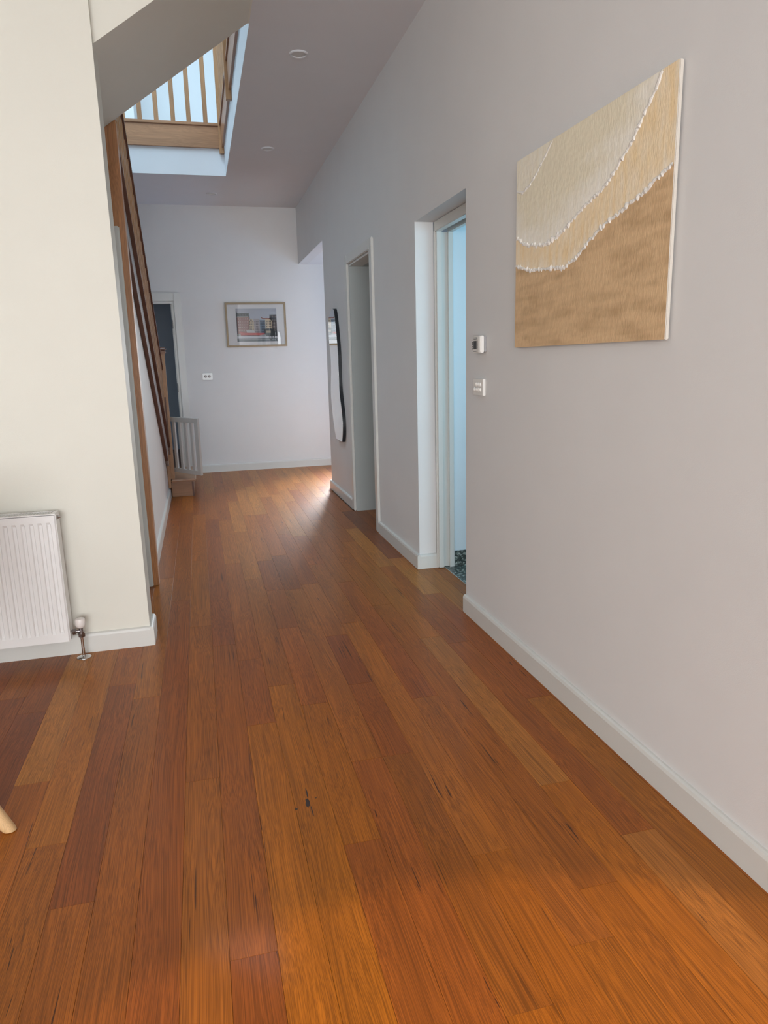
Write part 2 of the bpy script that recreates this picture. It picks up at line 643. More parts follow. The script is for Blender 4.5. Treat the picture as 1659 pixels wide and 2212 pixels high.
# ceilings
YSF, YSB = 3.36, 4.262           # sloped soffit of the upper flight
Z_SO = 2.545
M_SO = (ZC - Z_SO) / (0.395 - XL)
ce = MB()
ce.box(XV, XR + WT, YBACK, YB, ZC, ZF2)
ce.box(-1.45, XV, YV, YB, ZC, ZF2)
ce.box(XLEFT, XV, YBACK, YSF - 0.002, ZC, ZF2)
struct(ce.build('ceiling', CEIL))
so = MB().prism([(-1.35, Z_SO - 0.12 * M_SO), (XL - 0.12, Z_SO - 0.12 * M_SO), (0.395, ZC), (XV, ZC), (XV, ZF2), (0.2, ZF2), (XL, 2.80), (-1.35, 2.80)], 'Y', YSF, YSB)
struct(so.build('ceiling_slope', PAINT_L))
struct(MB().box(XL, XV, YSF, YSF + 0.004, ZC, ZF2 + 0.2).build('trim_bulkhead', PAINT))
struct(MB().box(XR + WT, 4.3, YE - 0.12, YB, ZS, ZS + 0.1).build('ceiling', WHITE_UP))

# upper storey seen through the void
up = MB()
up.box(-1.55, -1.45, YL, 9.3, ZF2, 5.9)
up.box(-1.45, 2.4, 9.2, 9.3, ZF2, 5.9)
up.box(2.4, 2.5, YL, 9.3, ZF2, 5.9)
up.box(-1.55, 2.5, YL - 0.1, YL, ZC + 0.2, 5.9)
up.box(-0.56, -0.44, 8.55, 9.2, ZF2, 5.9)
struct(up.build('wall_upstairs', WHITE_UP))
struct(MB().box(-1.45, 2.4, YB, 9.2, ZF2 - 0.1, ZF2 - 0.001).build('floor', SUBFLOOR))
struct(MB().box(-1.55, 2.5, YL - 0.1, 9.3, 5.9, 6.0).build('ceiling', WHITE_UP))

# dim room behind the far doorway
dr = MB()
dr.box(-2.3, -2.2, YB + 0.12, 11.5, 0, 2.6)
dr.box(0.4, 0.5, YB + 0.12, 11.5, 0, 2.6)
dr.box(-2.3, 0.5, 11.5, 11.6, 0, 2.6)
struct(dr.build('wall_far_room', NAVY))
struct(MB().box(-2.3, 0.5, YB + 0.12, 11.6, 2.6, 2.7).build('ceiling', NAVY))
struct(MB().box(-2.3, 0.5, YB + 0.1, 11.6, -0.1, -0.001).build('floor', SUBFLOOR))

# ------------------------------------------------------------------ skirting boards
BH, BT = 0.091, 0.018
PROF = [(0, 0), (BT, 0), (BT, BH - 0.014), (BT - 0.004, BH - 0.004), (BT - 0.011, BH), (0, BH)]


def skirt_y(name, xf, sgn, y0, y1):
    """along Y on a wall whose face is at xf, projecting in direction sgn of X"""
    poly = [(xf + sgn * d, z) for d, z in PROF]
    return struct(MB().prism(poly, 'Y', y0, y1).build(name, TRIM))


def skirt_x(name, yf, sgn, x0, x1):
    poly = [(yf + sgn * d, z) for d, z in PROF]
    return struct(MB().prism(poly, 'X', x0, x1).build(name, TRIM))


skirt_y('baseboard_right', XR, -1, YBACK, Y1A)
skirt_y('baseboard_right', XR, -1, Y1B - BT, Y2A - 0.085)
skirt_x('baseboard_right', Y1B, -1, XR, XR + 0.108)
skirt_y('baseboard_right', XR, -1, Y2B + 0.085, YE)
skirt_x('baseboard_entry', YE, 1, XR - BT, 4.2)
skirt_x('baseboard_back', YB, -1, DBX1 + 0.085, 1.64)
skirt_x('baseboard_left', YL, -1, XLEFT, XL)
skirt_y('baseboard_left', XL, 1, YL - BT, YL + 0.172)
skirt_y('baseboard_stair', -0.360, 1, 4.37, 7.24)

# ------------------------------------------------------------------ door frames and architraves
AT = 0.018
# doorway 2 (deep lined opening)
d2 = thing('door_2', 'white architrave', 'door', (XR, (Y2A + Y2B) / 2, 0))
for key in ('label', 'category'):
    del d2[key]
struct(d2)
MB().box(XR - AT, XR, Y2A - 0.085, Y2A - 0.004, 0, Z2 + 0.078).build('architrave', TRIM, d2, bevel=0.005)
MB().box(XR - AT, XR, Y2B + 0.004, Y2B + 0.085, 0, Z2 + 0.078).build('architrave', TRIM, d2, bevel=0.005)
MB().box(XR - AT, XR, Y2A - 0.003, Y2B + 0.003, Z2 + 0.004, Z2 + 0.078).build('architrave', TRIM, d2, bevel=0.005)
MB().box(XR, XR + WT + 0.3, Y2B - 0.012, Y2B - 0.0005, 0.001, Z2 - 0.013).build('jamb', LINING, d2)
MB().box(XR, XR + WT + 0.3, Y2A + 0.0005, Y2A + 0.012, 0.001, Z2 - 0.013).build('jamb', TRIM, d2)
MB().box(XR, XR + WT - 0.001, Y2A + 0.0005, Y2B - 0.0005, Z2 - 0.0125, Z2 - 0.0005).build('jamb', TRIM, d2)

# doorway 1: recessed sliding door frame to the bathroom
d1 = bpy.data.objects.new('door_1', None)
COL.objects.link(d1)
d1.location = (1.41, (Y1A + Y1B) / 2, 0)
struct(d1)
yb1 = Y1B - 0.0125
MB().box(1.358, 1.366, yb1 - 0.012, yb1, 0.0, Z1 - 0.002).build('jamb_edge', TRIM, d1)
MB().box(1.366, 1.398, yb1 - 0.030, yb1, 0.004, Z1 - 0.055).build('jamb', TRIM, d1, bevel=0.002)
MB().box(1.398, 1.438, yb1 - 0.006, yb1, 0.004, Z1 - 0.055).build('jamb_slot', TRIM, d1)
MB().box(1.438, 1.468, yb1 - 0.024, yb1, 0.001, Z1 - 0.055).build('jamb', TRIM, d1, bevel=0.002)
MB().box(1.358, 1.398, Y1A, yb1, Z1 - 0.055, Z1 - 0.001).build('head', TRIM, d1, bevel=0.003)
MB().box(1.398, 1.440, Y1A, yb1, Z1 - 0.012, Z1 - 0.001).build('sliding_track', STEEL, d1)
MB().box(1.440, 1.470, Y1A, yb1, Z1 - 0.055, Z1 - 0.001).build('head', TRIM, d1, bevel=0.003)
MB().box(1.366, 1.398, Y1A + 0.001, Y1A + 0.03, 0.004, Z1 - 0.055).build('jamb', TRIM, d1, bevel=0.002)
MB().box(1.438, 1.468, Y1A + 0.001, Y1A + 0.024, 0.004, Z1 - 0.055).build('jamb', TRIM, d1, bevel=0.002)
struct(MB().box(XR + WT, 1.47, Y1A - 0.1, Y1B, Z1, 2.6).build('wall_bathroom', BATH))

# doorway in the far wall
d3 = bpy.data.objects.new('door_3', None)
COL.objects.link(d3)
d3.location = (-0.6, YB, 0)
struct(d3)
MB().box(DBX1 + 0.004, DBX1 + 0.085, YB - AT, YB, 0, DBZ + 0.10).build('architrave', TRIM, d3, bevel=0.005)
MB().box(DBX0 - 0.085, DBX0 - 0.004, YB - AT, YB, 0, DBZ + 0.10).build('architrave', TRIM, d3, bevel=0.005)
MB().box(DBX0 - 0.003, DBX1 + 0.003, YB - AT, YB, DBZ + 0.006, DBZ + 0.10).build('architrave', TRIM, d3, bevel=0.005)
MB().box(DBX1 - 0.020, DBX1 + 0.0, YB - 0.004, YB + 0.12, 0.001, DBZ).build('jamb', TRIM, d3)
MB().box(DBX0, DBX0 + 0.020, YB - 0.004, YB + 0.12, 0.001, DBZ).build('jamb', TRIM, d3)
MB().box(DBX0 + 0.02, DBX1 - 0.02, YB - 0.004, YB + 0.12, DBZ - 0.02, DBZ).build('jamb', TRIM, d3)
MB().box(DBX1 - 0.034, DBX1 - 0.0205, YB + 0.05, YB + 0.085, 0.001, DBZ - 0.021).build('door_stop', TRIM, d3)
for hz in (1.746, 1.02, 0.28):
    MB().tube((DBX1 - 0.026, YB + 0.022, hz - 0.05), (DBX1 - 0.026, YB + 0.022, hz + 0.05), 0.006, n=10).build('hinge', STEEL, d3)
# open leaf swung into the dim room
MB().box(DBX1 - 0.018, DBX1 + 0.59, YB + 0.13, YB + 0.165, 0.01, DBZ - 0.025).build('door_leaf', plain('door_leaf_paint', (0.42, 0.46, 0.50), 0.4), d3, bevel=0.002)

# under-landing cupboard door with its white architrave beside the timber post
d4 = bpy.data.objects.new('door_4', None)
COL.objects.link(d4)
d4.location = (-0.8, 4.268, 0)
struct(d4)
MB().box(-0.435, -0.3475, 4.248, 4.267, 0, 2.012).build('architrave', TRIM, d4, bevel=0.006)
MB().box(-1.20, -0.436, 4.248, 4.267, 1.94, 2.012).build('architrave', TRIM, d4, bevel=0.005)
MB().box(-1.199, -0.437, 4.30, 4.335, 0.005, 1.938).build('door_leaf', TRIM, d4)

# ------------------------------------------------------------------ staircase
st = thing('staircase', 'timber staircase climbing the left side with dark handrail and newel post', 'staircase', (-0.36, 6.0, 0))
# tall timber post
MB().prism([(-0.378, 0), (-0.3165, 0), (-0.3165, Z_SO + M_SO * (-0.3165 - XL) + 0.004), (-0.378, Z_SO + M_SO * (-0.378 - XL) + 0.004)], 'Y', 4.2705, 4.359).build('timber_post', REDPOST, st, bevel=0.002)
# string, its lower moulding and its capping
ye = 6.97
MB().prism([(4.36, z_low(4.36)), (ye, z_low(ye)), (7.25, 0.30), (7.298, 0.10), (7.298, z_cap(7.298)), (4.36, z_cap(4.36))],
           'X', -0.3595, XS).build('string', plain('string_paint_shaded', (0.40, 0.385, 0.38), 0.5), st)  # grey stands in for the capping's shade on the white string
MB().prism([(4.362, z_low(4.36) - 0.006), (ye, z_low(ye) - 0.006), (ye, z_low(ye) + 0.040), (4.362, z_low(4.36) + 0.040)],
           'X', -0.3590, -0.331).build('string_moulding', DARKWOOD, st, bevel=0.003)
MB().box(-0.359, -0.334, 7.20, 7.2975, 0.10, 0.46).build('string_end', OAK_Z, st, bevel=0.003)
MB().prism([(4.362, z_cap(4.362)), (7.298, z_cap(7.298)), (7.298, z_cap(7.298) + 0.03), (4.362, z_cap(4.362) + 0.03)],
           'X', -0.378, -0.314).build('capping', DARKWOOD, st, bevel=0.003)
MB().prism([(4.362, z_hand(4.362)), (7.298, z_hand(7.298)), (7.298, z_hand(7.298) + 0.055), (4.362, z_hand(4.362) + 0.055)],
           'X', -0.374, -0.319).build('handrail', DARKWOOD, st, bevel=0.006)
y = 4.45
while y < 7.22:
    MB().box(-0.361, -0.329, y, y + 0.032, z_cap(y) + 0.015, z_hand(y) + 0.012).build('baluster', OAK_Z, st)
    y += 0.125
# newel with cap
nw = MB().box(-0.366, -0.297, 7.300, 7.369, 0.176, 1.40).build('newel_post', OAK_Z, st, bevel=0.004)
MB().box(-0.345, -0.318, 7.2985, 7.2997, 0.42, 0.98).build('newel_panel', DARKWOOD, nw)
MB().box(-0.374, -0.289, 7.292, 7.377, 1.385, 1.398).build('newel_collar', OAK_X, nw, bevel=0.004)
MB().box(-0.380, -0.283, 7.286, 7.383, 1.400, 1.412).build('newel_collar', OAK_X, nw, bevel=0.004)
MB().box(-0.389, -0.274, 7.277, 7.392, 1.412, 1.452).build('newel_cap', DARKWOOD, nw, bevel=0.015, seg=3)
# bottom step, entered from the hall
MB().box(-0.3335, -0.122, 7.262, 8.13, 0.0, 0.145).build('riser', OAK_X, st, bevel=0.003)
MB().box(-0.3335, -0.094, 7.238, 8.15, 0.145, 0.176).build('tread', OAK_X, st, bevel=0.010, seg=3)
MB().box(-0.139, -0.1215, 7.2605, 7.2617, 0.0, 0.145).build('corner_bead', DARKWOOD, st)
MB().box(-1.34, -0.3675, 7.38, 8.13, 0.0, 0.325).build('riser', OAK_X, st)
MB().box(-1.34, -0.3675, 7.3705, 8.15, 0.325, 0.355).build('tread', OAK_X, st, bevel=0.006)
for i in range(13):           # treads of the main flight, behind the string
    yy = 7.18 - i * 0.235
    zz = 0.53 + i * 0.1516
    if zz < 2.45 and yy - 0.235 > 4.36:
        MB().box(-1.34, -0.361, yy - 0.25, yy, zz - 0.03, zz).build('tread', OAK_X, st)

# ------------------------------------------------------------------ balustrade around the void upstairs
vb = thing('void_balustrade', 'timber balustrade with square balusters around the upstairs stair void', 'balustrade', (0.0, YV, ZF2))
MB().box(-1.33, 0.384, YV - 0.021, YV - 0.001, 3.277, 3.466).build('fascia_board', OAK_X, vb, bevel=0.002)
MB().box(-1.33, 0.384, YV - 0.032, YV + 0.03, 3.4665, 3.494).build('bottom_rail', OAK_X, vb, bevel=0.004)
for bx in (-0.93, -0.785, -0.635, -0.486, -0.338, -0.192, -0.043, 0.098, 0.25):
    MB().box(bx - 0.02, bx + 0.02, YV - 0.022, YV + 0.018, 3.494, 4.47).build('baluster', OAK_Z, vb, bevel=0.003)
MB().box(-1.33, 0.41, YV - 0.035, YV + 0.035, 4.47, 4.52).build('handrail', OAK_X, vb, bevel=0.008)
PY2 = 5.94
for (ya, yb_) in ((4.30, PY2 - 0.001), (PY2 + 0.045, YV - 0.046)):
    MB().box(XV - 0.021, XV - 0.001, ya, yb_, 3.277, 3.466).build('fascia_board', OAK_Y, vb, bevel=0.002)
    MB().box(XV - 0.032, XV + 0.03, ya, yb_, 3.4665, 3.494).build('bottom_rail', OAK_Y, vb, bevel=0.004)
for py, zb in ((YV - 0.045, 3.228), (PY2, 3.212)):
    MB().box(XV - 0.044, XV - 0.001, py, py + 0.044, zb, 4.47).build('post', OAK_Z, vb, bevel=0.003)
yy = 4.42
while yy < YV - 0.1:
    if abs(yy - PY2) > 0.06:
        MB().box(XV - 0.018, XV + 0.018, yy, yy + 0.036, 3.494, 4.47).build('baluster', OAK_Z, vb)
    yy += 0.13
MB().box(XV - 0.033, XV + 0.033, 4.30, YV - 0.04, 4.4705, 4.52).build('handrail', OAK_Y, vb, bevel=0.008)

# ------------------------------------------------------------------ stair gate
ga = thing('safety_gate', 'small white slatted safety gate hinged open on the newel post', 'gate', (-0.294, 7.36, 0.24))
g0 = Vector((-0.292, 7.365, 0))
gd = (Vector((-0.030, 6.98, 0)) - g0)
glen = gd.length
gd.normalize()
gn = Vector((-gd.y, gd.x, 0))


def gbox(name, a, b2, z0, z1, th=0.022, parent=ga):
    c = [g0 + gd * a - gn * th / 2, g0 + gd * b2 - gn * th / 2, g0 + gd * b2 + gn * th / 2, g0 + gd * a + gn * th / 2]
    return MB().prism([(p.x, p.y) for p in c], 'Z', z0, z1).build(name, GATEW, parent, bevel=0.002)


gbox('top_rail', 0, glen, 0.738, 0.784)
gbox('bottom_rail', 0, glen, 0.238, 0.280)
gbox('stile', glen - 0.062, glen, 0.2805, 0.7375)
for k in range(4):
    a = 0.03 + k * 0.098
    gbox('slat', a, a + 0.040, 0.2805, 0.7375, 0.018)

# ------------------------------------------------------------------ downlights
for (dx, dy, lab) in ((0.712, 4.59, 'recessed round downlight nearest the camera in the hall ceiling'),
                      (0.711, 6.511, 'recessed round downlight midway along the hall ceiling'),
                      (0.285, 8.219, 'farthest recessed round downlight beyond the stair void')):
    t = thing('downlight', lab, 'downlight', (dx, dy, ZC), 'hall ceiling downlights')
    MB().lathe([(0.040, 0.001), (0.042, 0.006), (0.049, 0.008), (0.055, 0.004), (0.056, 0.0)], (dx, dy, ZC), (0, 0, -1), 32).build('trim_ring', CEIL, t, smooth=True)
    MB().lathe([(0.0395, 0.0005), (0.0395, 0.003), (0.02, 0.0048), (0.003, 0.005)], (dx, dy, ZC), (0, 0, -1), 28).build('diffuser', plain('frosted_lens', (0.55, 0.54, 0.52), 0.4), t, smooth=True)

# ------------------------------------------------------------------ radiator
RX1, RZ0, RZ1, RY0, RY1 = -0.633, 0.097, 0.673, 3.215, 3.296
RX0 = -1.83
ra = thing('radiator', 'white ribbed panel radiator mounted low on the cream wall', 'radiator', (-1.2, 3.25, RZ0))
# front panel with pressed vertical flutes
pitch = 0.0338
xs = [(RX1 - 0.0005, 0.006), (RX1 - 0.006, 0.0), (RX1 - 0.020, 0.0)]
x = -0.653
while x > RX0 + 0.03:
    xs += [(x, 0.0), (x - 0.004, 0.006), (x - 0.015, 0.006), (x - 0.019, 0.0)]
    x -= pitch
xs += [(RX0 + 0.006, 0.0), (RX0, 0.006)]
zs = [(RZ0, 0), (RZ0 + 0.036, 0), (RZ0 + 0.046, 1), (RZ1 - 0.046, 1), (RZ1 - 0.036, 0), (RZ1 - 0.004, 0)]
vs, fs = [], []
for z, k in zs:
    for (xx, d) in xs:
        edge = xx > RX1 - 0.01 or xx < RX0 + 0.01
        vs.append((xx, RY0 + (d if edge else d * k), z))
n = len(xs)
for a in range(len(zs) - 1):
    for i in range(n - 1):
        fs.append((a * n + i, a * n + i + 1, (a + 1) * n + i + 1, (a + 1) * n + i))
pm = MB().quadmesh(vs, fs)
pm.build('front_panel', ENAMEL, ra)
MB().box(RX0 + 0.002, RX1 - 0.002, RY0 + 0.008, RY1 - 0.012, RZ0 + 0.002, RZ1 - 0.02).build('panel_core', ENAMEL, ra)
MB().box(RX1 - 0.0015, RX1 + 0.001, RY0 + 0.006, RY1, RZ0 + 0.004, RZ1 - 0.004).build('side_cover', ENAMEL, ra, bevel=0.0005)
# top grille with slots
gr = MB()
gr.box(RX0, RX1, RY0 + 0.0, RY0 + 0.016, RZ1 - 0.006, RZ1)
gr.box(RX0, RX1, RY1 - 0.012, RY1, RZ1 - 0.006, RZ1)
x = RX1 - 0.016
gr.box(x, RX1, RY0 + 0.016, RY1 - 0.012, RZ1 - 0.006, RZ1)
while x > RX0 + 0.02:
    gr.prism([(x - 0.0035, RY0 + 0.016), (x - 0.009, RY0 + 0.016), (x - 0.009 + 0.012, RY1 - 0.012), (x - 0.0035 + 0.012, RY1 - 0.012)], 'Z', RZ1 - 0.006, RZ1 - 0.0005)
    x -= 0.0125
gr.build('top_grille', ENAMEL, ra)
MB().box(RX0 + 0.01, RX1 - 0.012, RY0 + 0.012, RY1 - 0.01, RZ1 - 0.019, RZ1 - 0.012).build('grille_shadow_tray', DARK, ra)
# air vent plug
MB().lathe([(0.011, 0), (0.011, 0.003), (0.0075, 0.004), (0.0075, 0.008), (0.0045, 0.009), (0.0045, 0.014)], (RX1 + 0.001, 3.25, 0.652), (1, 0, 0), 6).build('air_vent_plug', CHROME, ra)
for zc_ in (0.20, 0.58):
    for xc in (-0.80, -1.65):
        MB().box(xc - 0.02, xc + 0.02, RY1, YL, zc_ - 0.03, zc_ + 0.03).build('wall_bracket', ENAMEL, ra)
# valve
vx, vy = -0.592, 3.255
vv = MB().lathe([(0.0105, 0.0), (0.0105, 0.010), (0.0135, 0.010), (0.0135, 0.026), (0.009, 0.028), (0.009, 0.044)], (vx, vy, 0.098), (0, 0, 1), 18).build('valve_body', STEEL, ra, smooth=True)
MB().lathe([(0.0155, 0.0), (0.0155, 0.017)], (vx, vy, 0.099), (0, 0, 1), 6).build('valve_nut', STEEL, vv, bevel=0.001)
MB().tube((vx, vy, 0.126), (RX1 + 0.001, vy, 0.126), 0.0075).build('valve_elbow', STEEL, vv, smooth=True)
MB().lathe([(0.0145, 0.0), (0.0145, 0.013)], (RX1 + 0.006, vy, 0.126), (1, 0, 0), 6).build('valve_nut', STEEL, vv, bevel=0.001)
MB().lathe([(0.010, 0.0), (0.013, 0.002), (0.019, 0.008), (0.0215, 0.016), (0.022, 0.034), (0.019, 0.043), (0.010, 0.047), (0.001, 0.0475)], (vx, vy, 0.141), (0, 0, 1), 28).build('valve_knob', KNOB, vv, smooth=True)
MB().tube((vx, vy, 0.006), (vx, vy, 0.1), 0.0072).build('riser_pipe', CHROME, ra, smooth=True)
MB().lathe([(0.031, 0.0), (0.0305, 0.003), (0.022, 0.007), (0.009, 0.009), (0.008, 0.009)], (vx, vy - 0.002, 0.0005), (0, 0, 1), 32).build('floor_flange', CHROME, ra, smooth=True)

# ------------------------------------------------------------------ abstract canvas on the right wall
CY0, CY1, CZ0, CZ1 = 1.7325, 2.690, 1.3126, 1.998
CXF = XR - 0.018
ca = thing('canvas_painting', 'large unframed textured beach painting in cream and sandy brown', 'painting', (XR, (CY0 + CY1) / 2, CZ0))
C1 = [(2.66, 1.886), (2.646, 1.881), (2.591, 1.866), (2.538, 1.881), (2.477, 1.912), (2.415, 1.952), (2.367, 1.985), (2.33, 2.02)]
C2 = [(2.66, 1.722), (2.645, 1.716), (2.572, 1.682), (2.478, 1.665), (2.39, 1.659), (2.28, 1.68), (2.18, 1.721), (2.129, 1.736), (2.033, 1.763), (1.955, 1.81), (1.902, 1.848), (1.853, 1.898), (1.812, 1.937), (1.777, 1.979), (1.74, 2.03)]
C3 = [(2.66, 1.618), (2.641, 1.613), (2.52, 1.585), (2.386, 1.576), (2.273, 1.564), (2.189, 1.583), (2.105, 1.626), (2.057, 1.647), (1.958, 1.673), (1.896, 1.691), (1.83, 1.703), (1.775, 1.727), (1.734, 1.741), (1.70, 1.746)]


def rescale(c):
    return [(a * 1.0156, 1.276 + (b_ - 1.276) * 1.0156) for a, b_ in c]


C1, C2, C3 = rescale(C1), rescale(C2), rescale(C3)


def zat(curve, y):
    for (ya, za), (yb_, zb) in zip(curve, curve[1:]):
        if yb_ <= y <= ya:
            t = (ya - y) / (ya - yb_)
            return za + (zb - za) * t
    return 9.0


from mathutils import noise as mn
NY, NZ = 170, 122
vs, fs, cols = [], [], []
SAND = (0.70, 0.48, 0.27)
SAND2 = (0.52, 0.34, 0.18)
TAN = (0.88, 0.67, 0.39)
CREAM = (0.82, 0.745, 0.57)
FOAM = (0.92, 0.885, 0.80)


def lerp(a, b_, t):
    t = max(0, min(1, t))
    return tuple(p + (q - p) * t for p, q in zip(a, b_))


def paint_col(yy_, zz_):
    z1, z2, z3 = zat(C1, yy_), zat(C2, yy_), zat(C3, yy_)
    nz = mn.noise((yy_ * 6, zz_ * 22, 0))
    nf = mn.noise((yy_ * 55, zz_ * 14, 3))
    if zz_ < z3:
        return lerp(SAND, SAND2, 0.30 + mn.noise((yy_ * 5, zz_ * 26, 0)) * 1.1 + mn.noise((yy_ * 16, zz_ * 70, 2)) * 0.5 + nf * 0.2)
    if zz_ < z2:
        return lerp(TAN, FOAM, 0.20 + nf * 0.35 + max(0, 0.25 - (zz_ - z3) * 6))
    if zz_ < z1:
        return lerp(CREAM, FOAM, 0.95 - (zz_ - z2) * 7 + nf * 0.3 + nz * 0.3)
    return lerp(CREAM, FOAM, 0.4 + nf * 0.4)


for i in range(NZ + 1):
    zz = CZ0 + (CZ1 - CZ0) * i / NZ
    for j in range(NY + 1):
        yy = CY1 + (CY0 - CY1) * j / NY
        hgt = 0.0007 * mn.noise((yy * 120, zz * 40, 5)) + 0.0006 * mn.noise((yy * 30, zz * 90, 9))
        if i in (0, NZ) or j in (0, NY):
            hgt = 0.0
        vs.append((CXF - 0.0012 + hgt, yy, zz))
        cols.append(paint_col(yy, zz))
for i in range(NZ):
    for j in range(NY):
        a = i * (NY + 1) + j
        fs.append((a, a + 1, a + NY + 2, a + NY + 1))
me = bpy.data.meshes.new('painted_face')
me.from_pydata(vs, [], fs)
at = me.color_attributes.new('col', 'FLOAT_COLOR', 'POINT')
for k, c in enumerate(cols):
    at.data[k].color = (*c, 1)
CANVAS_P = vcol('oil_paint', 0.55)
nt = CANVAS_P.node_tree
bb = nt.nodes['Principled BSDF']
tcn = nt.nodes.new('ShaderNodeTexCoord')
mpn = nt.nodes.new('ShaderNodeMapping')
mpn.inputs['Scale'].default_value = (1, 260, 60)
nn = nt.nodes.new('ShaderNodeTexNoise')
nn.inputs['Scale'].default_value = 1.0
nn.inputs['Detail'].default_value = 4
bpn = nt.nodes.new('ShaderNodeBump')
bpn.inputs['Strength'].default_value = 0.6
bpn.inputs['Distance'].default_value = 0.002
nt.links.new(tcn.outputs['Object'], mpn.inputs[0])
nt.links.new(mpn.outputs[0], nn.inputs['Vector'])
nt.links.new(nn.outputs['Fac'], bpn.inputs['Height'])
nt.links.new(bpn.outputs['Normal'], bb.inputs['Normal'])
me.materials.append(CANVAS_P)
for p in me.polygons:
    p.use_smooth = True
pf = bpy.data.objects.new('painted_face', me)
COL.objects.link(pf)
pf.parent = ca
pf.matrix_parent_inverse = parent_matrix(ca).inverted()
RAWC = plain('primed_canvas', (0.62, 0.57, 0.50), 0.7, bump=0.3, bscale=900)
MB().box(CXF, XR - 0.006, CY0 - 0.001, CY1 + 0.001, CZ0 - 0.001, CZ1 + 0.001).build('stretched_canvas', RAWC, ca, bevel=0.002)
MB().box(XR - 0.006, XR - 0.0004, CY0 + 0.02, CY1 - 0.02, CZ0 + 0.02, CZ1 - 0.02).build('stretcher_frame', BEECH, ca)
FOAMM = plain('foam_impasto', (0.78, 0.75, 0.70), 0.45, bump=0.4, bscale=500)
rng = random.Random(3)


def ridge(curve, y_lo, r0):
    pts = []
    y_ = CY1 - 0.001
    while y_ > max(CY0 + 0.001, y_lo):
        z_ = zat(curve, y_)
        if z_ < CZ1 - 0.002:
            pts.append((y_, z_))
        y_ -= 0.0045
    mb = MB()
    n_ = 8
    rings = []
    for i, (y_, z_) in enumerate(pts):
        r = r0 * (0.45 + 1.3 * abs(mn.noise((y_ * 70, z_ * 70, r0 * 900)))) * rng.uniform(0.9, 1.1)
        dz = 0.9 * mn.noise((y_ * 95, 3.0, z_ * 20)) * r0
        a = Vector(pts[max(0, i - 1)])
        c = Vector(pts[min(len(pts) - 1, i + 1)])
        t = (c - a).normalized()
        nrm = Vector((-t.y, t.x))
        ring = []
        for q in range(n_):
            th = 2 * math.pi * q / n_
            ring.append((CXF - 0.001 - 0.55 * r * max(-0.2, math.sin(th)), y_ + nrm.x * r * math.cos(th), z_ + dz + nrm.y * r * math.cos(th)))
        rings.append(ring)
    vs = [p for r_ in rings for p in r_]
    fs = []
    for i in range(len(rings) - 1):
        for q in range(n_):
            fs.append((i * n_ + q, i * n_ + (q + 1) % n_, (i + 1) * n_ + (q + 1) % n_, (i + 1) * n_ + q))
    mb.quadmesh(vs, fs).build('foam_ridge', FOAMM, ca, smooth=False)


ridge(C1, 2.39, 0.0052)
ridge(C2, 1.79, 0.0085)
ridge(C3, 1.73, 0.0082)

# ------------------------------------------------------------------ thermostat
TY0, TY1, TZ0, TZ1 = 3.028, 3.128, 1.298, 1.372
th_ = thing('thermostat', 'white wall thermostat with dark display above the switch plate', 'thermostat', (XR, (TY0 + TY1) / 2, TZ0))
MB().box(XR - 0.008, XR - 0.0003, TY0 + 0.002, TY1 - 0.006, TZ0 + 0.004, TZ1 - 0.002).build('back_plate', GREYP, th_, bevel=0.002)
MB().prism([(XR - 0.009, TY0 + 0.004), (XR - 0.026, TY0 + 0.006), (XR - 0.030, TY0 + 0.020), (XR - 0.030, TY1 - 0.018), (XR - 0.026, TY1 - 0.004), (XR - 0.009, TY1)], 'Z', TZ0, TZ1).build('housing', PLASTIC, th_, bevel=0.003)
MB().box(XR - 0.0312, XR - 0.0302, TY0 + 0.042, TY0 + 0.078, TZ0 + 0.017, TZ1 - 0.021).build('display', LCD, th_)
for i in range(7):
    zz = TZ0 + 0.02 + i * 0.005
    MB().box(XR - 0.0310, XR - 0.0301, TY0 + 0.030, TY0 + 0.036, zz, zz + 0.0022).build('printed_mark', DARK, th_)
for i in range(2):
    MB().box(XR - 0.0310, XR - 0.0301, TY0 + 0.040, TY0 + 0.078, TZ1 - 0.009 - i * 0.005, TZ1 - 0.0068 - i * 0.005).build('printed_mark', LCD, th_)
MB().box(XR - 0.0310, XR - 0.0301, TY0 + 0.044, TY0 + 0.078, TZ0 + 0.006, TZ0 + 0.0085).build('printed_mark', DARK, th_)
for i in range(4):
    zz = TZ0 + 0.016 + i * 0.009
    MB().box(XR - 0.030, XR - 0.026, TY1 - 0.0055, TY1 - 0.0005, zz, zz + 0.005).build('button', LCD, th_, bevel=0.0008)

# ------------------------------------------------------------------ switch plate
SY0, SY1, SZ0, SZ1 = 3.037, 3.157, 1.108, 1.182
sw = thing('switch_plate', 'white multi-gang light switch plate under the thermostat', 'light switch', (XR, (SY0 + SY1) / 2, SZ0))
MB().box(XR - 0.013, XR - 0.0003, SY0, SY1, SZ0, SZ1).build('plate', PLASTIC, sw, bevel=0.0015)


def rocker(yc, zc_):
    vs, fs = [], []
    nu, nv = 10, 5
    for a in range(nv + 1):
        for q in range(nu):
            r = 1 - a / nv
            t = 2 * math.pi * q / nu
            vs.append((XR - 0.0128 - 0.007 * math.sqrt(max(0, 1 - r * r)), yc + 0.0075 * r * math.cos(t), zc_ + 0.0095 * r * math.sin(t)))
    for a in range(nv):
        for q in range(nu):
            fs.append((a * nu + q, a * nu + (q + 1) % nu, (a + 1) * nu + (q + 1) % nu, (a + 1) * nu + q))
    MB().quadmesh(vs, fs).build('switch', PLASTIC, sw, smooth=True)


for i in range(3):
    rocker(SY0 + 0.030 + i * 0.023, SZ0 + 0.049)
for i in range(4):
    rocker(SY0 + 0.030 + i * 0.023, SZ0 + 0.026)

